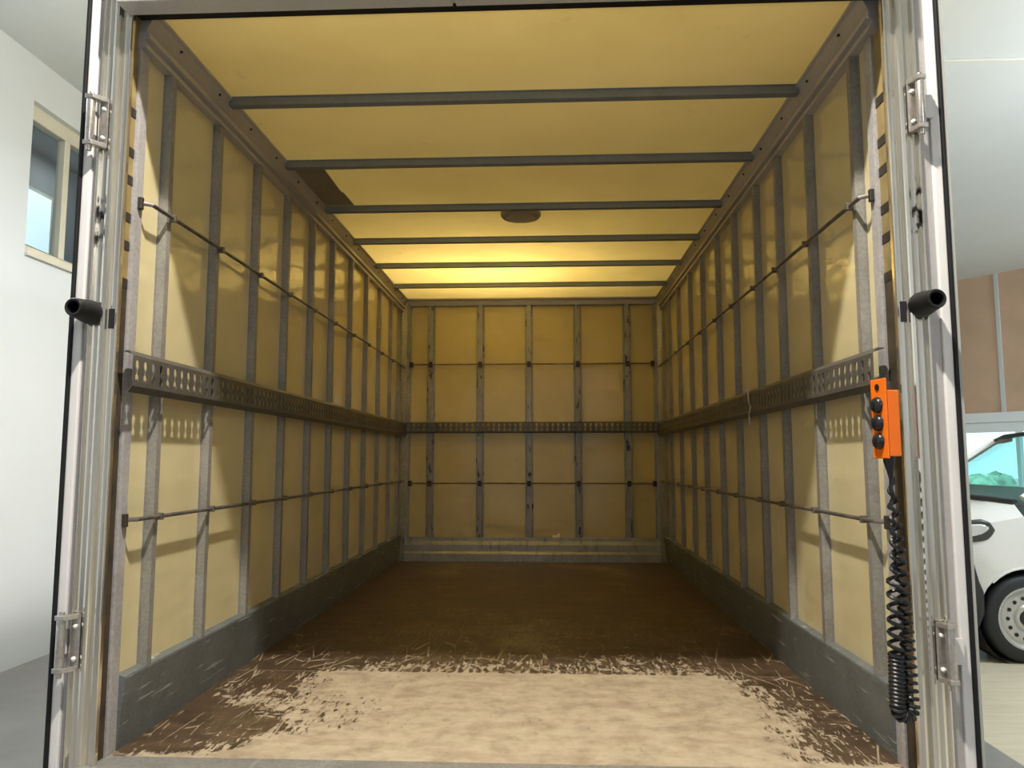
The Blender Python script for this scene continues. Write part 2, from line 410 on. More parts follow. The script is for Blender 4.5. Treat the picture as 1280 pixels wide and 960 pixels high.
# window_1: cream frame, two lights, glass set back in the reveal
win = bpy.data.objects.new('window_1', None); COL.objects.link(win); win.location = (HX0-0.1, WY0, WZ0); struct(win)
fx0, fx1 = HX0-0.12, HX0-0.05
b = MB(); t = 0.07
b.box(fx0, fx1, WY0, WY1, WZ0, WZ0+t); b.box(fx0, fx1, WY0, WY1, WZ1-t-0.05, WZ1-0.05)
for y in (WY0, WY0+0.47, WY0+0.99, WY1-t): b.box(fx0, fx1, y, y+t, WZ0+t, WZ1-t-0.05)
b.box(fx0, fx1, WY0, WY1, WZ1-0.05, WZ1)
b.build('window_frame', M['cream'], win, bevel=0.006)
b = MB(); b.box(HX0-0.07, HX0+0.03, WY0-0.0, WY1, WZ0-0.03, WZ0-0.005); b.build('window_sill', M['cream'], win, bevel=0.004)
for y0, y1 in ((WY0+t, WY0+0.47), (WY0+0.47+t, WY0+0.99), (WY0+0.99+t, WY1-t)):
    MB().box(HX0-0.105, HX0-0.095, y0, y1, WZ0+t, WZ1-t-0.05).build('pane', M['glass'], win)
# shallow office added behind it; its glowing window stands in for a reflected patch
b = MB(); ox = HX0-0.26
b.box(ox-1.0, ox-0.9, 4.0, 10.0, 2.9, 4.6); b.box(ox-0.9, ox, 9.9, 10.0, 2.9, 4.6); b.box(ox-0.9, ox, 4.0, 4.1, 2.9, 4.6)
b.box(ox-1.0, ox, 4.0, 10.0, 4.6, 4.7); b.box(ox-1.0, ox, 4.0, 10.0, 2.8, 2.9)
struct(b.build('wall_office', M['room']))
ow = bpy.data.objects.new('added_glow_pane', None); COL.objects.link(ow); ow.location = (ox-0.88, 7.1, 3.0); struct(ow)
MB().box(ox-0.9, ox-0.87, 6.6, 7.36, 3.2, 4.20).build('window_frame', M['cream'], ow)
MB().box(ox-0.87, ox-0.86, 6.64, 7.32, 3.24, 4.16).build('pane', M['pale_blue_glow'], ow)

# the glazed front on the right, at an angle: wood cladding over a white beam over shop windows
FA = Vector((7.06, 13.40, 0)); FD = Vector((0.585, -0.811, 0)).normalized(); FN = Vector((-FD.y, FD.x, 0))  # FN points outwards
def facade_box(mb, s0, s1, n0, n1, z0, z1):
    ps = [FA+FD*s+FN*n for s, n in ((s0, n0), (s1, n0), (s1, n1), (s0, n1))]
    return mb.prism([(p.x, p.y) for p in ps], 'z', z0, z1)
S0, S1 = -6.0, 10.0
wr = bpy.data.objects.new('wall_front', None); COL.objects.link(wr); wr.location = FA; struct(wr)
if FN.x < 0: FN = -FN
SJ = 0.72
k = -6
while SJ+k*1.45 < S1:
    s0 = SJ+k*1.45
    facade_box(MB(), s0+0.03, s0+1.42, 0.0, 0.05, 2.30, HZ).build('cladding_panel', M['woodp'], wr)
    facade_box(MB(), s0-0.03, s0+0.03, -0.025, 0.06, 2.30, HZ).build('cladding_mullion', M['mull'], wr)
    k += 1
b = MB(); facade_box(b, S0, S1, -0.06, 0.12, 2.14, 2.30); facade_box(b, S0, S1, -0.03, 0.12, 1.98, 2.135); b.build('beam', M['beam'], wr)
fw = bpy.data.objects.new('window_3', None); COL.objects.link(fw); fw.location = FA; struct(fw)
s = S0+0.4
while s < S1:
    facade_box(MB(), s-0.03, s+0.03, -0.02, 0.08, 0.0, 1.98).build('mullion', M['beam'], fw)
    facade_box(MB(), s+0.03, s+1.27, 0.02, 0.03, 0.0, 1.98).build('pane', M['glass'], fw)
    s += 1.3
# outside
struct(MB().box(-2, 60, -12, 70, -0.16, -0.11).build('ground', M['pave']))
random.seed(3)
b = MB()
for i in range(46):
    q = FA+FD*random.uniform(-16, 12)+FN*random.uniform(13, 17)
    r = random.uniform(0.4, 0.72)
    prof = [(0.001, -0.1), (r*0.9, 0.1), (r, 0.5*r), (r*0.8, r), (r*0.45, 1.35*r), (0.001, 1.5*r)]
    n0 = len(b.v); b.lathe(prof, (q.x, q.y, 0), 'z', 12)
    for j in range(n0, len(b.v)):
        v = Vector(b.v[j]); b.v[j] = tuple(v+Vector((random.uniform(-.12, .12), random.uniform(-.12, .12), random.uniform(-.05, .12))))
o = b.build('hedge', M['leaf'], smooth=True)
o['kind'] = 'stuff'; o['label'] = 'green hedge outside behind the shop windows'; o['category'] = 'hedge'

# ------------------------------------------------------------------ the box body of the truck
XL, XR, YR, YB, ZF, ZR = -1.31, 1.02, 2.20, 6.72, 0.65, 2.956
XM = (XL+XR)/2
T = thing('box_truck_body', 'open cargo box of a truck with yellowed panels, steel ribs and a worn wooden floor', 'truck body', (XM, YR, 0))
YIN = YR+0.085                                           # where the inner lining starts
# large panels
for s, x in ((-1, XL), (1, XR)):
    MB().box(min(x, x+s*0.03), max(x, x+s*0.03), YR+0.05, YB+0.05, 0.5, 3.0).build('side_panel', M['panel'], T)
MB().box(XL, XR, YB, YB+0.03, 0.5, ZR).build('bulkhead_panel', M['front'], T)
MB().box(XL-0.03, XR+0.03, YR+0.03, YB+0.05, ZR, ZR+0.004).build('roof_panel', M['roof'], T)
MB().box(XL, XR, YIN, YB, ZF-0.03, ZF).build('floor_deck', M['deck'], T)
MB().box(XL-0.03, XR+0.03, YR-0.12, YIN, ZF-0.06, ZF+0.002).build('rear_sill', M['sill'], T, bevel=0.004)
b = MB()
for x in (-0.75, 0.46): b.box(x-0.06, x+0.06, YR+0.1, YB+1.5, 0.42, 0.62)
for y in (2.6, 3.6, 4.6, 5.6, 6.6): b.box(XL, XR, y-0.04, y+0.04, 0.56, 0.62)
b.build('chassis_frame', M['chassis'], T)
wh = MB().lathe([(0.15, -0.11), (0.24, -0.11), (0.27, -0.08), (0.27, 0.08), (0.24, 0.11), (0.15, 0.11)], (XL+0.2, 5.8, 0.27), 'x', 32).build('wheel', M['tyre'], T, smooth=True)
copy_part(wh, (XR-XL-0.4, 0, 0))

# ribs on the side walls: hat sections standing on the kick plates
def hat(y, xw, s, z0, z1, wd=0.017, dp=0.029, fl=0.006):
    pr = [(-wd-fl, 0), (-wd-fl, .003), (-wd, .003), (-wd+.003, dp), (wd-.003, dp), (wd, .003), (wd+fl, .003), (wd+fl, 0)]
    return MB().prism([(xw-s*d, y+u) for u, d in pr], 'z', z0, z1)
LY = [2.455, 2.84, 3.25, 3.645, 4.05, 4.45, 4.88, 5.31, 5.735, 6.16, 6.50]
RY = [2.435, 2.865, 3.26, 3.61, 4.045, 4.455, 4.895, 5.325, 5.80, 6.25, 6.55]
for s, xw, ys in ((-1, XL, LY), (1, XR, RY)):
    # s: outward direction; the section stands inwards
    first = hat(ys[0], xw, s, 0.86, 2.845).build('wall_rib', M['stud'], T)
    for y in ys[1:]: copy_part(first, (0, y-ys[0], 0))
# kick plates, end strips, cove rails
for s, xw in ((-1, XL), (1, XR)):
    eo = -0.035 if s < 0 else 0.0
    MB().prism([(xw, ZF), (xw-s*0.012, ZF), (xw-s*0.031, 0.862), (xw-s*0.029, 0.868), (xw, 0.874)], 'y', YR+0.152+eo, YB-0.02).build('kick_plate', M['kick'], T)
    # lip where the kick plate meets the floor
    e = MB().prism([(xw, YR+0.10+eo), (xw-s*0.010, YR+0.10+eo), (xw-s*0.012, YR+0.112+eo), (xw-s*0.012, YR+0.15+eo), (xw, YR+0.152+eo)], 'z', ZF, 2.87).build('end_strip', M['strip'], T)
    MB().box(min(xw, xw-s*0.004), max(xw, xw-s*0.004), YR+0.018, YR+0.10+eo, ZF, 2.08).build('plywood_edge', M['wood'], T)
    MB().box(min(xw, xw-s*0.003), max(xw, xw-s*0.003), YR+0.018, YR+0.10+eo, 2.08, 2.95).build('plywood_edge', M['edge'], T)
    prof = [(0.0, ZR), (0.062, ZR), (0.062, ZR-0.008), (0.052, ZR-0.014), (0.030, ZR-0.058), (0.030, ZR-0.066), (0.038, ZR-0.070),
            (0.038, ZR-0.086), (0.022, ZR-0.090), (0.022, ZR-0.104), (0.030, ZR-0.107), (0.030, ZR-0.118), (0.0, ZR-0.120)]
    cv = MB().prism([(xw-s*d, z) for d, z in prof], 'y', YR+0.06, YB).build('cove_rail', M['cove'], T)
    sc = MB().lathe([(0.004, -0.002), (0.004, 0.003), (0.001, 0.005)], (0, 0, 0), 'z', 8)
    p0 = Vector((xw-s*0.046, 2.45, ZR-0.028))
    sc = MB().tube([p0, p0+Vector((-s*0.004, 0, -0.003))], 0.005, 8).build('screw', M['clip'], cv)
    for i in range(1, 14): copy_part(sc, (0, i*0.31, 0), cv)

# lashing rails: slotted channels on the ribs
HOLE = [(0, -.034), (.008, -.032), (.0105, -.024), (.0105, -.014), (.004, -.006), (.004, .006), (.0105, .014), (.0105, .024), (.008, .032), (0, .034)]
def slotted(mb, to_world, a0, a1, zc, h, pitch):
    n = int((a1-a0)/pitch); p = (a1-a0)/n
    for i in range(n):
        ac = a0+(i+0.5)*p
        for sg in (1, -1):
            inner = [(ac+sg*u, zc+v) for u, v in HOLE]
            outer = [(ac, zc-h/2)]+[(ac+sg*p/2, zc+(v if 0 < j < 7 else (-h/2 if j == 0 else h/2))) for j, (u, v) in enumerate(HOLE[1:-1])]+[(ac, zc+h/2)]
            outer[1] = (ac+sg*p/2, zc-h/2)
            for j in range(len(inner)-1):
                q = [outer[j], outer[j+1], inner[j+1], inner[j]]
                if sg < 0: q.reverse()
                mb.add([to_world(a, z) for a, z in q], [(0, 1, 2, 3)])
        
RZ, RH = 1.788, 0.092
for s, xw in ((-1, XL), (1, XR)):
    d0, d1 = 0.032, 0.066
    b = MB(); slotted(b, lambda a, z: (xw-s*d1, a, z), YR+(0.01 if s < 0 else 0.06), YB-0.03, RZ, RH, 0.047)
    for z, zl in ((RZ+RH/2, RZ+RH/2+0.014), (RZ-RH/2, RZ-RH/2-0.018)):
        y0, y1 = YR+(0.01 if s < 0 else 0.06), YB-0.03
        b.add([(xw-s*d1, y0, z), (xw-s*d1, y1, z), (xw-s*(d1-0.014), y1, zl), (xw-s*(d1-0.014), y0, zl)], [(0, 1, 2, 3)])
        if z > RZ: b.add([(xw-s*(d1-0.014), y0, zl), (xw-s*(d1-0.014), y1, zl), (xw-s*d0, y1, zl), (xw-s*d0, y0, zl)], [(0, 1, 2, 3)])
    b.build('lashing_rail', M['rail'], T, solid=0.003)
b = MB(); slotted(b, lambda a, z: (a, YB-0.075, z), XL+0.06, XR-0.06, 1.806, 0.078, 0.047)
for z, zl in ((1.845, 1.853), (1.767, 1.759)):
    b.add([(XL+0.06, YB-0.075, z), (XR-0.06, YB-0.075, z), (XR-0.06, YB-0.04, zl), (XL+0.06, YB-0.04, zl)], [(0, 1, 2, 3)])
b.build('lashing_rail', M['rail'], T, solid=0.003)

# tie rods threaded across the ribs, with a clip at every rib
for s, xw, ys in ((-1, XL, LY), (1, XR, RY)):
    for z in (2.335, 1.338):
        xr = xw-s*0.044
        eo = -0.035 if s < 0 else 0.0
        r = MB().tube([(xw-s*0.012, YR+0.128+eo, z), (xr, YR+0.15+eo, z), (xr, 3.5, z-0.002), (xr, 5.0, z+0.002), (xr, YB-0.02, z)], 0.007, 8).build('tie_rod', M['rod'], T, smooth=True)
        c0 = MB().box(xr-0.010, xr+0.010, ys[0]-0.007, ys[0]+0.007, z-0.012, z+0.011).build('rod_clip', M['rod'], r, bevel=0.002)
        for y in ys[1:]: copy_part(c0, (0, y-ys[0], 0), r)
        MB().box(min(xw-s*0.010, xw-s*0.026), max(xw-s*0.010, xw-s*0.026), YR+0.120+eo, YR+0.136+eo, z-0.022, z+0.018).build('rod_bracket', M['clip'], r, bevel=0.003)

# front wall: worn steel ribs, corner posts, head and sill beams, rods
BX = [-1.040, -0.598, -0.165, 0.266, 0.702]
def bhat(x, z0, z1):
    pr = [(-.036, 0), (-.036, .004), (-.022, .004), (-.020, .036), (.020, .036), (.022, .004), (.036, .004), (.036, 0)]
    return MB().prism([(x+u, YB-d) for u, d in pr], 'z', z0, z1)
f0 = bhat(BX[0], 0.845, 2.90).build('bulkhead_rib', M['wornrib'], T)
for x in BX[1:]: copy_part(f0, (x-BX[0], 0, 0))
for s, xw in ((-1, XL), (1, XR)):
    b = MB(); q = lambda u: xw-s*u
    b.prism([(q(0), YB), (q(0), YB-0.11), (q(0.016), YB-0.11), (q(0.016), YB-0.075), (q(0.030), YB-0.062), (q(0.055), YB-0.045), (q(0.085), YB-0.045), (q(0.09), YB-0.03), (q(0.09), YB)], 'z', ZF, 2.94)
    b.build('corner_post', M['worn'], T)
MB().prism([(YB, 2.895), (YB-0.04, 2.898), (YB-0.05, 2.93), (YB-0.05, 2.945), (YB, 2.956)], 'x', XL+0.05, XR-0.05).build('head_beam', M['cove'], T)
MB().prism([(YB, ZF), (YB-0.085, ZF), (YB-0.085, 0.715), (YB-0.065, 0.735), (YB-0.065, 0.79), (YB-0.05, 0.82), (YB-0.05, 0.85), (YB, 0.85)], 'x', XL+0.06, XR-0.06).build('sill_beam', M['worn'], T)
for z in (2.365, 1.318):
    r = MB().tube([(XL+0.085, YB-0.048, z), (XR-0.085, YB-0.048, z)], 0.0065, 8).build('tie_rod', M['rod'], T, smooth=True)
    c0 = MB().box(BX[0]-0.016, BX[0]+0.016, YB-0.062, YB-0.034, z-0.026, z+0.022).build('rod_clip', M['clip'], r, bevel=0.003)
    for x in BX[1:]+[XL+0.098, XR-0.098]: copy_part(c0, (x-BX[0], 0, 0), r)

# roof bows
def bow(y):
    pr = [(-.026, 0), (-.026, -.003), (-.020, -.003), (-.018, -.033), (.018, -.033), (.020, -.003), (.026, -.003), (.026, 0)]
    return MB().prism([(y+u, ZR+d) for u, d in pr], 'x', XL+0.05, XR-0.05)
b0 = bow(2.86).build('roof_bow', M['bow'], T)
for y in (3.505, 4.165, 4.80, 5.43, 6.08): copy_part(b0, (0, y-2.86, 0))
MB().box(XL+0.05, XR-0.05, YB-0.075, YB-0.05, ZR-0.012, ZR).build('roof_bow', M['cove'], T)
# repair patch and round lamp on the ceiling
MB().prism([(-1.255, 3.545), (-1.100, 3.548), (-1.104, 3.915), (-1.094, 3.935), (-1.088, 4.125), (-1.255, 4.125)], 'z', ZR-0.004, ZR-0.001).build('roof_patch', M['patch'], T)
lamp = MB().lathe([(0.118, 0.0), (0.118, -0.012), (0.108, -0.024), (0.09, -0.028)], (-0.153, 4.325, ZR), 'z', 32).build('ceiling_lamp', M['lamp_rim'], T, smooth=True)
MB().lathe([(0.09, -0.024), (0.085, -0.030), (0.05, -0.036), (0.001, -0.038)], (-0.153, 4.325, ZR), 'z', 32).build('lens', M['lamp_lens'], lamp, smooth=True)

# rear frame: header with rubber seal, two fluted posts
b = MB(); b.box(XL, -0.286, YR-0.07, YR+0.005, 2.911, 3.10); b.box(-0.276, XR, YR-0.07, YR+0.005, 2.911, 3.10); b.box(XL, XR, YR-0.05, YR, 2.918, 3.05)
b.build('header', M['header'], T, bevel=0.003)
MB().box(XL+0.01, XR-0.01, YR+0.005, YR+0.058, 2.927, 3.02).build('header_seal', M['rubber'], T)
def post_profile(xi, s):
    """outline in (x, y): inner edge xi, flutes, outer edge 9.4 cm further out"""
    pts = [(0, .018), (0, .004), (.002, 0), (.006, 0), (.009, .008), (.020, .0055), (.034, .0085), (.037, -.001), (.040, -.005), (.047, -.0065), (.054, -.004), (.057, .006), (.060, .0085),
           (.072, .0055), (.084, .0085), (.086, .002), (.090, .001), (.094, .003), (.094, .018)]
    return [(xi+s*u, YR+v) for u, v in pts]
for s, xi in ((-1, -1.295), (1, 1.003)):
    rear = MB().prism(post_profile(xi, s), 'z', 0.42, 3.10).build('rear_post', M['post'], T)
    MB().box(min(xi+s*.012, xi+s*.029), max(xi+s*.012, xi+s*.029), YR+.004, YR+.0068, 1.915, 1.975).build('latch_slot', M['hole'], rear)
    x0 = xi+s*0.094
    MB().box(min(x0, x0+s*.04), max(x0, x0+s*.04), YR+0.014, YR+0.05, 0.42, 3.1).build('hinge_recess', M['cove'], T)
    # door folded back flat along the outside: only its thick edge shows
    dx0 = x0+s*(0.016 if s < 0 else 0.032); dx1 = dx0+s*0.028
    door = MB().box(min(dx0, dx1), max(dx0, dx1), YR+0.005, YR+1.2, 0.45, 3.05).build('rear_door', M['white'], T, bevel=0.004)
    sx = dx1+s*0.010
    MB().box(min(dx1, sx), max(dx1, sx), YR-0.003, YR+1.18, 0.45, 3.05).build('door_seal', M['rubber'], door, bevel=0.003)
    if s > 0:
        MB().box(sx, sx+0.009, YR+0.0, YR+1.18, 0.45, 3.05).build('door_lip', M['seal'], door)
    # hinges
    for zc in (2.555, 0.998):
        bx = xi+s*(0.099 if s < 0 else 0.084); by = YR-0.03
        px0, px1 = xi+s*0.058, xi+s*0.086
        h = MB()
        h.box(min(px0, px1), max(px0, px1), YR-0.006, YR+0.004, zc-0.078, zc+0.072)
        for za in (zc-0.080, zc+0.066):
            h.prism([(px0, YR-0.002), (px0+s*0.004, YR-0.012), (bx-s*0.013, by-0.014), (bx+s*0.013, by-0.014), (bx+s*0.013, by+0.012), (px1, YR-0.002)], 'z', za, za+0.014)
        hinge = h.build('door_hinge', M['hinge'], T, bevel=0.002)
        MB().lathe([(0.012, -0.066), (0.0125, -0.064), (0.0125, 0.064), (0.012, 0.066)], (bx, by, zc), 'z', 20).build('hinge_barrel', M['hinge'], hinge, smooth=True)
        MB().lathe([(0.001, -0.098), (0.008, -0.096), (0.0085, -0.080), (0.0085, 0.080), (0.008, 0.088), (0.001, 0.09)], (bx, by, zc), 'z', 16).build('hinge_pin', M['hinge'], hinge, smooth=True)
        for dz in (-0.048, 0.044):
            MB().lathe([(0.007, 0.0), (0.007, -0.004), (0.004, -0.007), (0.001, -0.008)], ((px0+px1)/2, YR-0.006, zc+dz), 'y', 12).build('bolt', M['fleck'], hinge, smooth=True)
        MB().box(min(bx, dx0+s*.006), max(bx, dx0+s*.006), YR-0.004, YR+0.004, zc-0.035, zc+0.035).build('hinge_leaf', M['white'], hinge)
    # rubber buffer
    bxp = -1.373 if s < 0 else 1.070
    MB().lathe([(0.030, 0.01), (0.0365, 0.0), (0.0365, -0.012), (0.034, -0.035), (0.029, -0.072), (0.0275, -0.090), (0.024, -0.095), (0.0180, -0.093), (0.0170, -0.03), (0.001, -0.03)],
               (bxp, YR+0.0, 1.962), 'y', 28).build('rubber_buffer', M['rubber'], T, smooth=True)
    # dark clips in the gap between post and lining
    g0 = MB().box(min(XL if s < 0 else XR-0.005, 9), (XL+0.005) if s < 0 else XR, YR+0.03, YR+0.10+(-0.035 if s < 0 else 0), 2.60, 2.628).build('gap_clip', M['clip'], T)
    for z in (2.47, 2.38, 2.26, 2.17, 2.05): copy_part(g0, (0, 0, z-2.6))

# ------------------------------------------------------------------ things in the box
# orange hand control of the tail lift with its coiled lead
rc = thing('tail_lift_remote', 'orange push-button hand control with black coiled lead hanging by the right door post', 'remote control', (0.925, 2.16, 1.50))
def rot_box(u0, u1, n0, n1, z0, z1, org, ang):
    c, s_ = math.cos(ang), math.sin(ang)
    P = lambda u, n: (org[0]+u*c-n*s_, org[1]+u*s_+n*c)
    return [P(u0, n0), P(u1, n0), P(u1, n1), P(u0, n1)], z0, z1
RO, RA = (0.927, 2.128), math.radians(0)
# housing: back box on the right, thin face plate on the left carrying the buttons, taller than the box
def rpoly(mb, pts, z0, z1): return mb.prism([(RO[0]+x, RO[1]+y) for x, y in pts], 'z', z0, z1)
rpoly(MB(), [(0.004, -0.003), (0.038, 0.002), (0.038, 0.052), (-0.004, 0.060)], 1.530, 1.712).build('housing', M['orange'], rc, bevel=0.003)
pl = MB(); rpoly(pl, [(-0.002, -0.006), (0.004, -0.004), (-0.007, 0.064), (-0.013, 0.063)], 1.524, 1.745)
plate = pl.build('face_plate', M['orange'], rc, bevel=0.002)
# button row: three rounded rocker domes on the plate's inner face
fn = Vector((-0.070, -0.012, 0)).normalized(); fc = Vector((RO[0]-0.0075, RO[1]+0.030, 0))
for i, z in enumerate((1.672, 1.622, 1.572)):
    b = MB()
    pts = [fc+fn*d for d in (-0.002, 0.006, 0.012, 0.016)]
    b.tube([p+Vector((0, 0, z)) for p in pts], [0.0225, 0.0225, 0.019, 0.008], 16)
    b.build('button', M['button'], rc, smooth=True)
hb = MB(); p = fc+Vector((0, 0, 1.722)); hb.tube([p+fn*0.0, p+fn*0.003], 0.009, 12); hb.build('hanging_hole', M['button'], rc)
bk = MB(); rpoly(bk, [(0.0, 0.03), (0.03, 0.03), (0.045, 0.085), (0.0, 0.085)], 1.712, 1.738); bk.build('hook_bracket', M['clip'], rc, bevel=0.003)
GX, GY = RO[0]+0.014, RO[1]+0.028
MB().tube([(GX, GY, 1.532), (GX, GY, 1.515), (GX+.001, GY, 1.495), (GX+.003, GY, 1.470)], [0.016, 0.015, 0.010, 0.006], 12).build('cable_gland', M['cable'], rc, smooth=True)
# lead: down as a stretched coil, tight at the bottom, and back up behind
def W(u, v, y=2.165):
    a, p = math.radians(YAW), math.radians(PITCH)
    return None
path = []   # (centre, coil radius, pitch)
CX, CY = GX+0.003, GY
def add_path(p0, p1, n, r0, r1, q0, q1):
    for i in range(n):
        t = i/n
        path.append((Vector(p0).lerp(Vector(p1), t), r0+(r1-r0)*t, q0+(q1-q0)*t))
add_path((CX, CY, 1.470), (CX+0.000, CY, 1.39), 10, 0.0, 0.004, 0.05, 0.05)
add_path((CX, CY, 1.39), (CX-0.005, CY, 1.20), 24, 0.005, 0.007, 0.032, 0.036)
add_path((CX-0.005, CY, 1.20), (CX-0.010, CY, 1.00), 30, 0.016, 0.017, 0.036, 0.030)
add_path((CX-0.010, CY, 1.00), (CX-0.012, CY, 0.862), 34, 0.0165, 0.0165, 0.0105, 0.0105)
for i in range(24):
    a = PI*i/24
    path.append((Vector((CX-0.012+0.021-0.021*math.cos(a), CY+0.01*i/24, 0.862-0.024*math.sin(a))), 0.0165, 0.0115))
add_path((CX+0.030, CY+0.01, 0.862), (CX+0.024, CY+0.015, 1.17), 60, 0.0155, 0.0150, 0.020, 0.026)
add_path((CX+0.024, CY+0.015, 1.17), (CX+0.010, CY+0.022, 1.42), 40, 0.0145, 0.011, 0.028, 0.038)
add_path((CX+0.010, CY+0.022, 1.42), (CX+0.020, CY+0.05, 1.56), 10, 0.008, 0.0, 0.06, 0.06)
# walk the path, winding round it
def wind(path):
    out = []; ph = 0.0
    for i in range(len(path)-1):
        c0, r0, q0 = path[i]; c1, r1, q1 = path[i+1]
        L = (c1-c0).length
        if L < 1e-6: continue
        t = (c1-c0)/L; ny = Vector((0, 1, 0)); ny = (ny-t*ny.dot(t)).normalized(); nx = t.cross(ny)
        turns = L/q0; m = max(2, int(turns*11))
        for j in range(m):
            k_ = j/m; c = c0.lerp(c1, k_); r = r0+(r1-r0)*k_; a = ph+2*PI*turns*k_
            out.append(c+(nx*math.cos(a)+ny*math.sin(a))*r)
        ph += 2*PI*turns
    return out
MB().tube(wind(path), 0.0056, 6).build('coiled_lead', M['cable'], rc, smooth=True)

# pale string looped over the right lashing rail
st = MB()
xs = XR-0.066-0.003
st.tube([(xs, 3.632, 1.872), (xs-0.006, 3.629, 1.842), (xs-0.003, 3.626, 1.79), (xs-0.002, 3.60, 1.765), (xs-0.004, 3.626, 1.735), (xs-0.003, 3.622, 1.70), (xs-0.003, 3.619, 1.685)], 0.0028, 6)
o = st.build('string', M['zip'], smooth=True)
o['label'] = 'short pale string tied over the right slotted rail'; o['category'] = 'string'
# small white fleck on the sill beam of the front wall
random.seed(5)
b = MB()
n = 7; top = []; 
for j in range(n+1):
    u = j/n
    top.append((0.035+0.062*u, YB-0.040+0.01*math.sin(5*u), 0.851+0.004+0.022*u*u+0.004*math.sin(9*u)))
vs_ = []
for (x, y, z) in top: vs_ += [(x, y-0.008, 0.851), (x, y+0.010, z+0.012)]
b.add(vs_, [(2*j, 2*j+2, 2*j+3, 2*j+1) for j in range(n)])
o = b.build('white_fleck', M['fleck'], solid=0.002)
o['label'] = 'small white fleck on the sill of the front wall'; o['category'] = 'fleck'

# ------------------------------------------------------------------ white van beyond the right door
VX, VYC = 2.74, 6.93
van = thing('white_van', 'white van with black bumper parked beyond the right door of the box', 'van', (VX+2.2, VYC, 0))
AX, RAD, AZ = 0.87, 0.375, 0.335
#        x     sill  hwmid  hwbelt zbelt hwroof zroof ztop
ST = [(0.00, 0.24, 0.52, 0.50, 0.78, 0.46, 0.84, 0.86),
      (0.05, 0.22, 0.70, 0.66, 0.84, 0.58, 0.90, 0.93),
      (0.18, 0.20, 0.83, 0.80, 0.92, 0.68, 0.99, 1.02),
      (0.36, 0.20, 0.885, 0.87, 0.98, 0.74, 1.05, 1.09),
      (0.60, 0.20, 0.91, 0.90, 1.04, 0.78, 1.12, 1.15),
      (0.87, 0.20, 0.92, 0.905, 1.09, 0.79, 1.18, 1.20),
      (0.98, 0.20, 0.925, 0.91, 1.11, 0.79, 1.24, 1.26),
      (1.25, 0.20, 0.925, 0.91, 1.14, 0.74, 1.46, 1.52),
      (1.60, 0.20, 0.925, 0.91, 1.16, 0.69, 1.70, 1.75),
      (1.90, 0.20, 0.925, 0.91, 1.17, 0.69, 1.75, 1.80),
      (2.30, 0.20, 0.925, 0.91, 1.18, 0.69, 1.77, 1.82),
      (3.20, 0.22, 0.925, 0.91, 1.18, 0.70, 1.78, 1.83),
      (4.10, 0.26, 0.92, 0.90, 1.18, 0.69, 1.77, 1.82),
      (4.36, 0.30, 0.88, 0.86, 1.17, 0.66, 1.72, 1.77)]
def van_at(x):
    for i in range(len(ST)-1):
        if ST[i][0] <= x <= ST[i+1][0]:
            k_ = (x-ST[i][0])/(ST[i+1][0]-ST[i][0]); return [a+(c-a)*k_ for a, c in zip(ST[i], ST[i+1])]
    return list(ST[-1] if x > 1 else ST[0])
def van_hw(x, z):
    s_ = van_at(x)
    if z <= 0.80: return s_[2]-0.03*max(0, (0.45-z)/0.25)
    k_ = min(1, (z-0.80)/max(0.05, s_[4]-0.80)); return s_[2]+(s_[3]-s_[2])*k_
xs_ = sorted(set([s_[0] for s_ in ST]+[round(a+RAD*math.cos(PI*k_/10), 4) for a in (AX, 3.62) for k_ in range(11)]+[a+d for a in (AX, 3.62) for d in (-RAD-0.001, RAD+0.001)]))
rows = []
for x in xs_:
    _, sill, hm, hb_, zb, hr, zr, zt = van_at(x)
    zs = sill
    for a in (AX, 3.62):
        if abs(x-a) <= RAD: zs = max(zs, AZ+math.sqrt(max(0, RAD*RAD-(x-a)**2)))
    z2 = max(0.55, zs+0.03); z3 = max(0.80, z2+0.05)
    bowx = -0.10 if 0.80 <= x <= 1.62 else 0.0
    half = [(hm-0.03*(zs < 0.4), zs, 0), (hm, z2, 0), (hm, min(z3, zb-0.03), 0), (hb_, zb, 0), (hr, zr, 0), (hr*0.62, zr+(zt-zr)*0.72, bowx*0.6), (0, zt, bowx)]
    rows.append([(x+dx, -h, z) for h, z, dx in half]+[(x+dx, h, z) for h, z, dx in half[-2::-1]])
nr = len(rows[0])
body, scr, sidew = MB(), MB(), {3: MB(), 8: MB()}
P = lambda p: (VX+p[0], VYC+p[1], p[2])
for i in range(len(rows)-1):
    xm = (xs_[i]+xs_[i+1])/2
    for j in range(nr-1):
        q = [P(rows[i][j]), P(rows[i+1][j]), P(rows[i+1][j+1]), P(rows[i][j+1])]
        top = j in (4, 5, 6, 7); side = j in (3, 8)
        if top and 0.87 < xm < 1.60: scr.add(q, [(0, 1, 2, 3)])
        elif side and 0.88 < xm < 2.2: sidew[j].add(q, [(0, 1, 2, 3)])
        else: body.add(q, [(0, 1, 2, 3)])
for i in (0, len(rows)-1):
    body.add([P(p) for p in rows[i]], [tuple(range(nr))])
body.build('body', M['vwhite'], van, smooth=True)
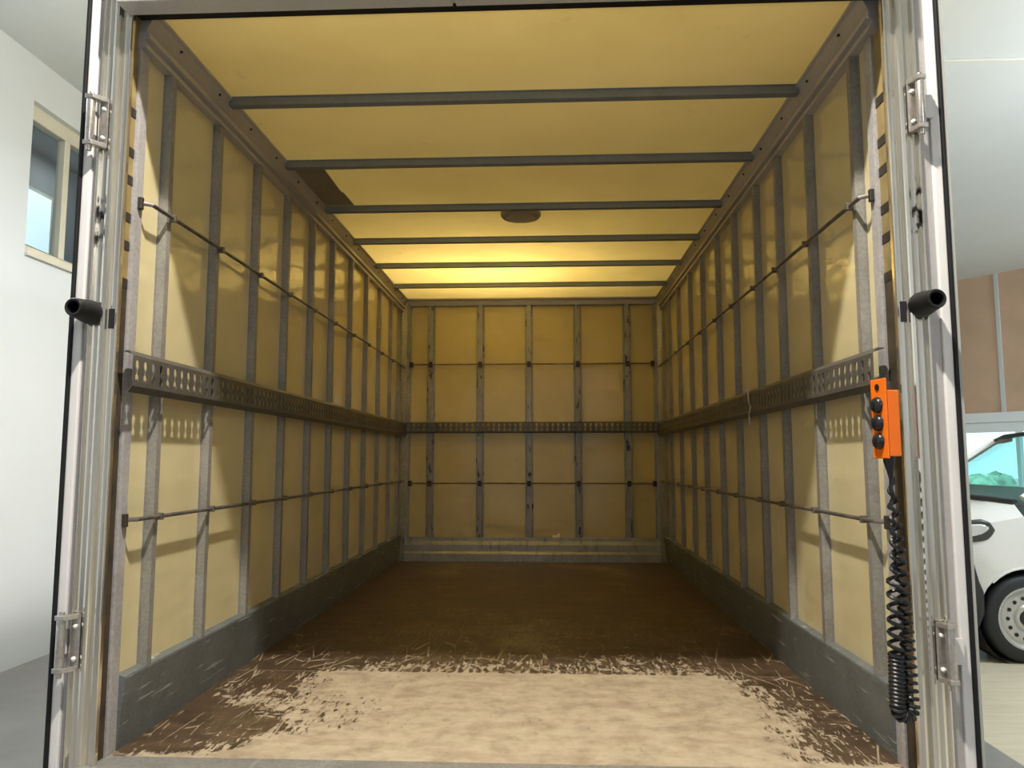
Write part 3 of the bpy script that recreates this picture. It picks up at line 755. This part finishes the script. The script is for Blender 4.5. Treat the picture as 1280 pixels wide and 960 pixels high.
# A-pillars and screen surround over the seam between windscreen and side glass
for sd in (0, 1):
    pts = []
    for x in (0.94, 1.02, 1.25, 1.60, 1.75):
        s_ = van_at(x); pts.append(P((x, (-1 if sd == 0 else 1)*(s_[5]+0.0), s_[6])))
    MB().tube(pts, 0.032, 8).build('roof_pillar', M['vwhite'], van, smooth=True)
s1 = van_at(1.60); s0 = van_at(0.87)
MB().tube([P((0.88+d, h, z+0.006)) for h, z, d in ((-s0[5], s0[6], 0), (-s0[5]*.62, s0[6]+.014, -.06), (0, s0[7], -.10), (s0[5]*.62, s0[6]+.014, -.06), (s0[5], s0[6], 0))], 0.030, 8).build('cowl', M['vblack'], van, smooth=True)
MB().tube([P((1.60+d, h, z+0.004)) for h, z, d in ((-s1[5], s1[6], 0), (-s1[5]*.62, s1[6]+.036, -.06), (0, s1[7], -.10), (s1[5]*.62, s1[6]+.036, -.06), (s1[5], s1[6], 0))], 0.018, 8).build('screen_seal', M['vblack'], van, smooth=True)
scr.build('windscreen', M['vglass'], van, smooth=True)
for g_ in sidew.values(): g_.build('side_window', M['vglass'], van)
MB().prism([(VX+0.92, 1.0), (VX+0.95, 1.20), (VX+1.30, 1.29), (VX+1.45, 1.25), (VX+1.5, 1.0)], 'y', VYC-0.82, VYC+0.82).build('dashboard', M['vdash'], van, bevel=0.03)
for dy in (-0.4, 0.4):
    MB().prism([(VX+1.95, 0.6), (VX+2.05, 1.35), (VX+2.15, 1.50), (VX+2.2, 1.35), (VX+2.15, 0.6)], 'y', VYC+dy-0.22, VYC+dy+0.22).build('seat', M['vseat'], van, bevel=0.03)
def side_patch(name, mat, x0, x1, lo, hi, off, sd=-1, nx=18, nz=6):
    b = MB(); g = []
    for i in range(nx+1):
        x = x0+(x1-x0)*i/nx; a, c = lo(x), hi(x)
        for j in range(nz+1):
            z = a+(c-a)*j/nz; g.append(P((x, sd*(van_hw(x, z)+off), z)))
    for i in range(nx):
        for j in range(nz):
            k_ = i*(nz+1)+j; b.add([g[k_], g[k_+nz+1], g[k_+nz+2], g[k_+1]], [(0, 1, 2, 3)])
    return b
def lin(*pts):
    def f(x):
        for (a, b_), (c, d) in zip(pts, pts[1:]):
            if a <= x <= c: return b_+(d-b_)*(x-a)/(c-a)
        return pts[-1][1] if x > pts[-1][0] else pts[0][1]
    return f
for sd in (-1, 1):
    hl = side_patch('headlight', None, 0.10, 0.645, lin((0.10, .89), (.50, .900), (.58, .915), (.625, .95), (.645, .985)), lin((.10, .99), (.40, 1.055), (.55, 1.072), (.61, 1.055), (.645, .995)), 0.006, sd).build('headlight', M['ldark'], van, smooth=True, solid=0.01)
    side_patch('lens', None, 0.12, 0.600, lin((.12, .925), (.48, .940), (.56, .962), (.600, 1.00)), lin((.12, .965), (.40, 1.028), (.56, 1.034), (.600, 1.012)), 0.014, sd).build('lens', M['lens'], hl, smooth=True, solid=0.006)
    side_patch('bumper', None, 0.02, 0.535, lin((.02, .20), (.46, .20), (.50, .27), (.535, .36)), lin((.02, .80), (.470, .80), (.488, .66), (.535, .53)), 0.008, sd).build('bumper', M['vblack'], van, smooth=True, solid=0.012)
    # wheel arch lip
    MB().tube([P((AX+RAD*math.cos(a), sd*0.915, AZ+RAD*math.sin(a))) for a in [PI*k_/20 for k_ in range(0, 16)]], 0.010, 6).build('arch_lip', M['vwhite'], van, smooth=True)
    MB().lathe([(0.372, -sd*0.012), (0.372, -sd*0.30), (0.001, -sd*0.30)], (VX+AX, VYC+sd*0.90, AZ), 'y', 32, cap=False).build('arch_liner', M['vblack'], van)
def van_wheel(x, sd):
    c = (VX+x, VYC+sd*0.905, AZ-0.005); g = -sd    # g: inwards
    wr_ = [(0.235, 0.0), (0.25, -0.004), (0.30, 0.002), (0.322, 0.02), (0.33, 0.05), (0.33, 0.16), (0.322, 0.19), (0.25, 0.205)]
    w_ = MB().lathe([(r, g*h) for r, h in wr_], c, 'y', 40, cap=False).build('wheel', M['tyre'], van, smooth=True)
    rm = [(0.001, 0.045), (0.05, 0.045), (0.062, 0.03), (0.085, 0.028), (0.10, 0.040), (0.12, 0.030), (0.175, 0.022), (0.195, 0.03), (0.208, 0.012), (0.222, 0.0), (0.236, 0.002)]
    MB().lathe([(r, g*h) for r, h in rm], c, 'y', 40, cap=False).build('rim', M['rim'], w_, smooth=True)
    MB().lathe([(0.001, g*0.018), (0.04, g*0.018), (0.055, g*0.03), (0.058, g*0.046)], c, 'y', 24).build('hub_cap', M['vblack'], w_, smooth=True)
    for k_ in range(14):
        a = 2*PI*k_/14; q = Vector((c[0]+0.152*math.cos(a), c[1], c[2]+0.152*math.sin(a)))
        MB().lathe([(0.001, g*0.020), (0.015, g*0.020), (0.015, g*0.034)], q, 'y', 10).build('vent_hole', M['hole'], w_)
    return w_
for x in (AX, 3.62):
    for sd in (-1, 1): van_wheel(x, sd)
MB().box(VX+0.4, VX+4.2, VYC-0.7, VYC+0.7, 0.2, 0.34).build('underbody', M['vblack'], van)
for sd in (-1, 1):
    MB().prism([(VX+1.22, VYC+sd*0.93), (VX+1.24, VYC+sd*1.12), (VX+1.32, VYC+sd*1.12), (VX+1.34, VYC+sd*0.90)], 'z', 1.14, 1.32).build('door_mirror', M['vwhite'], van, bevel=0.015)
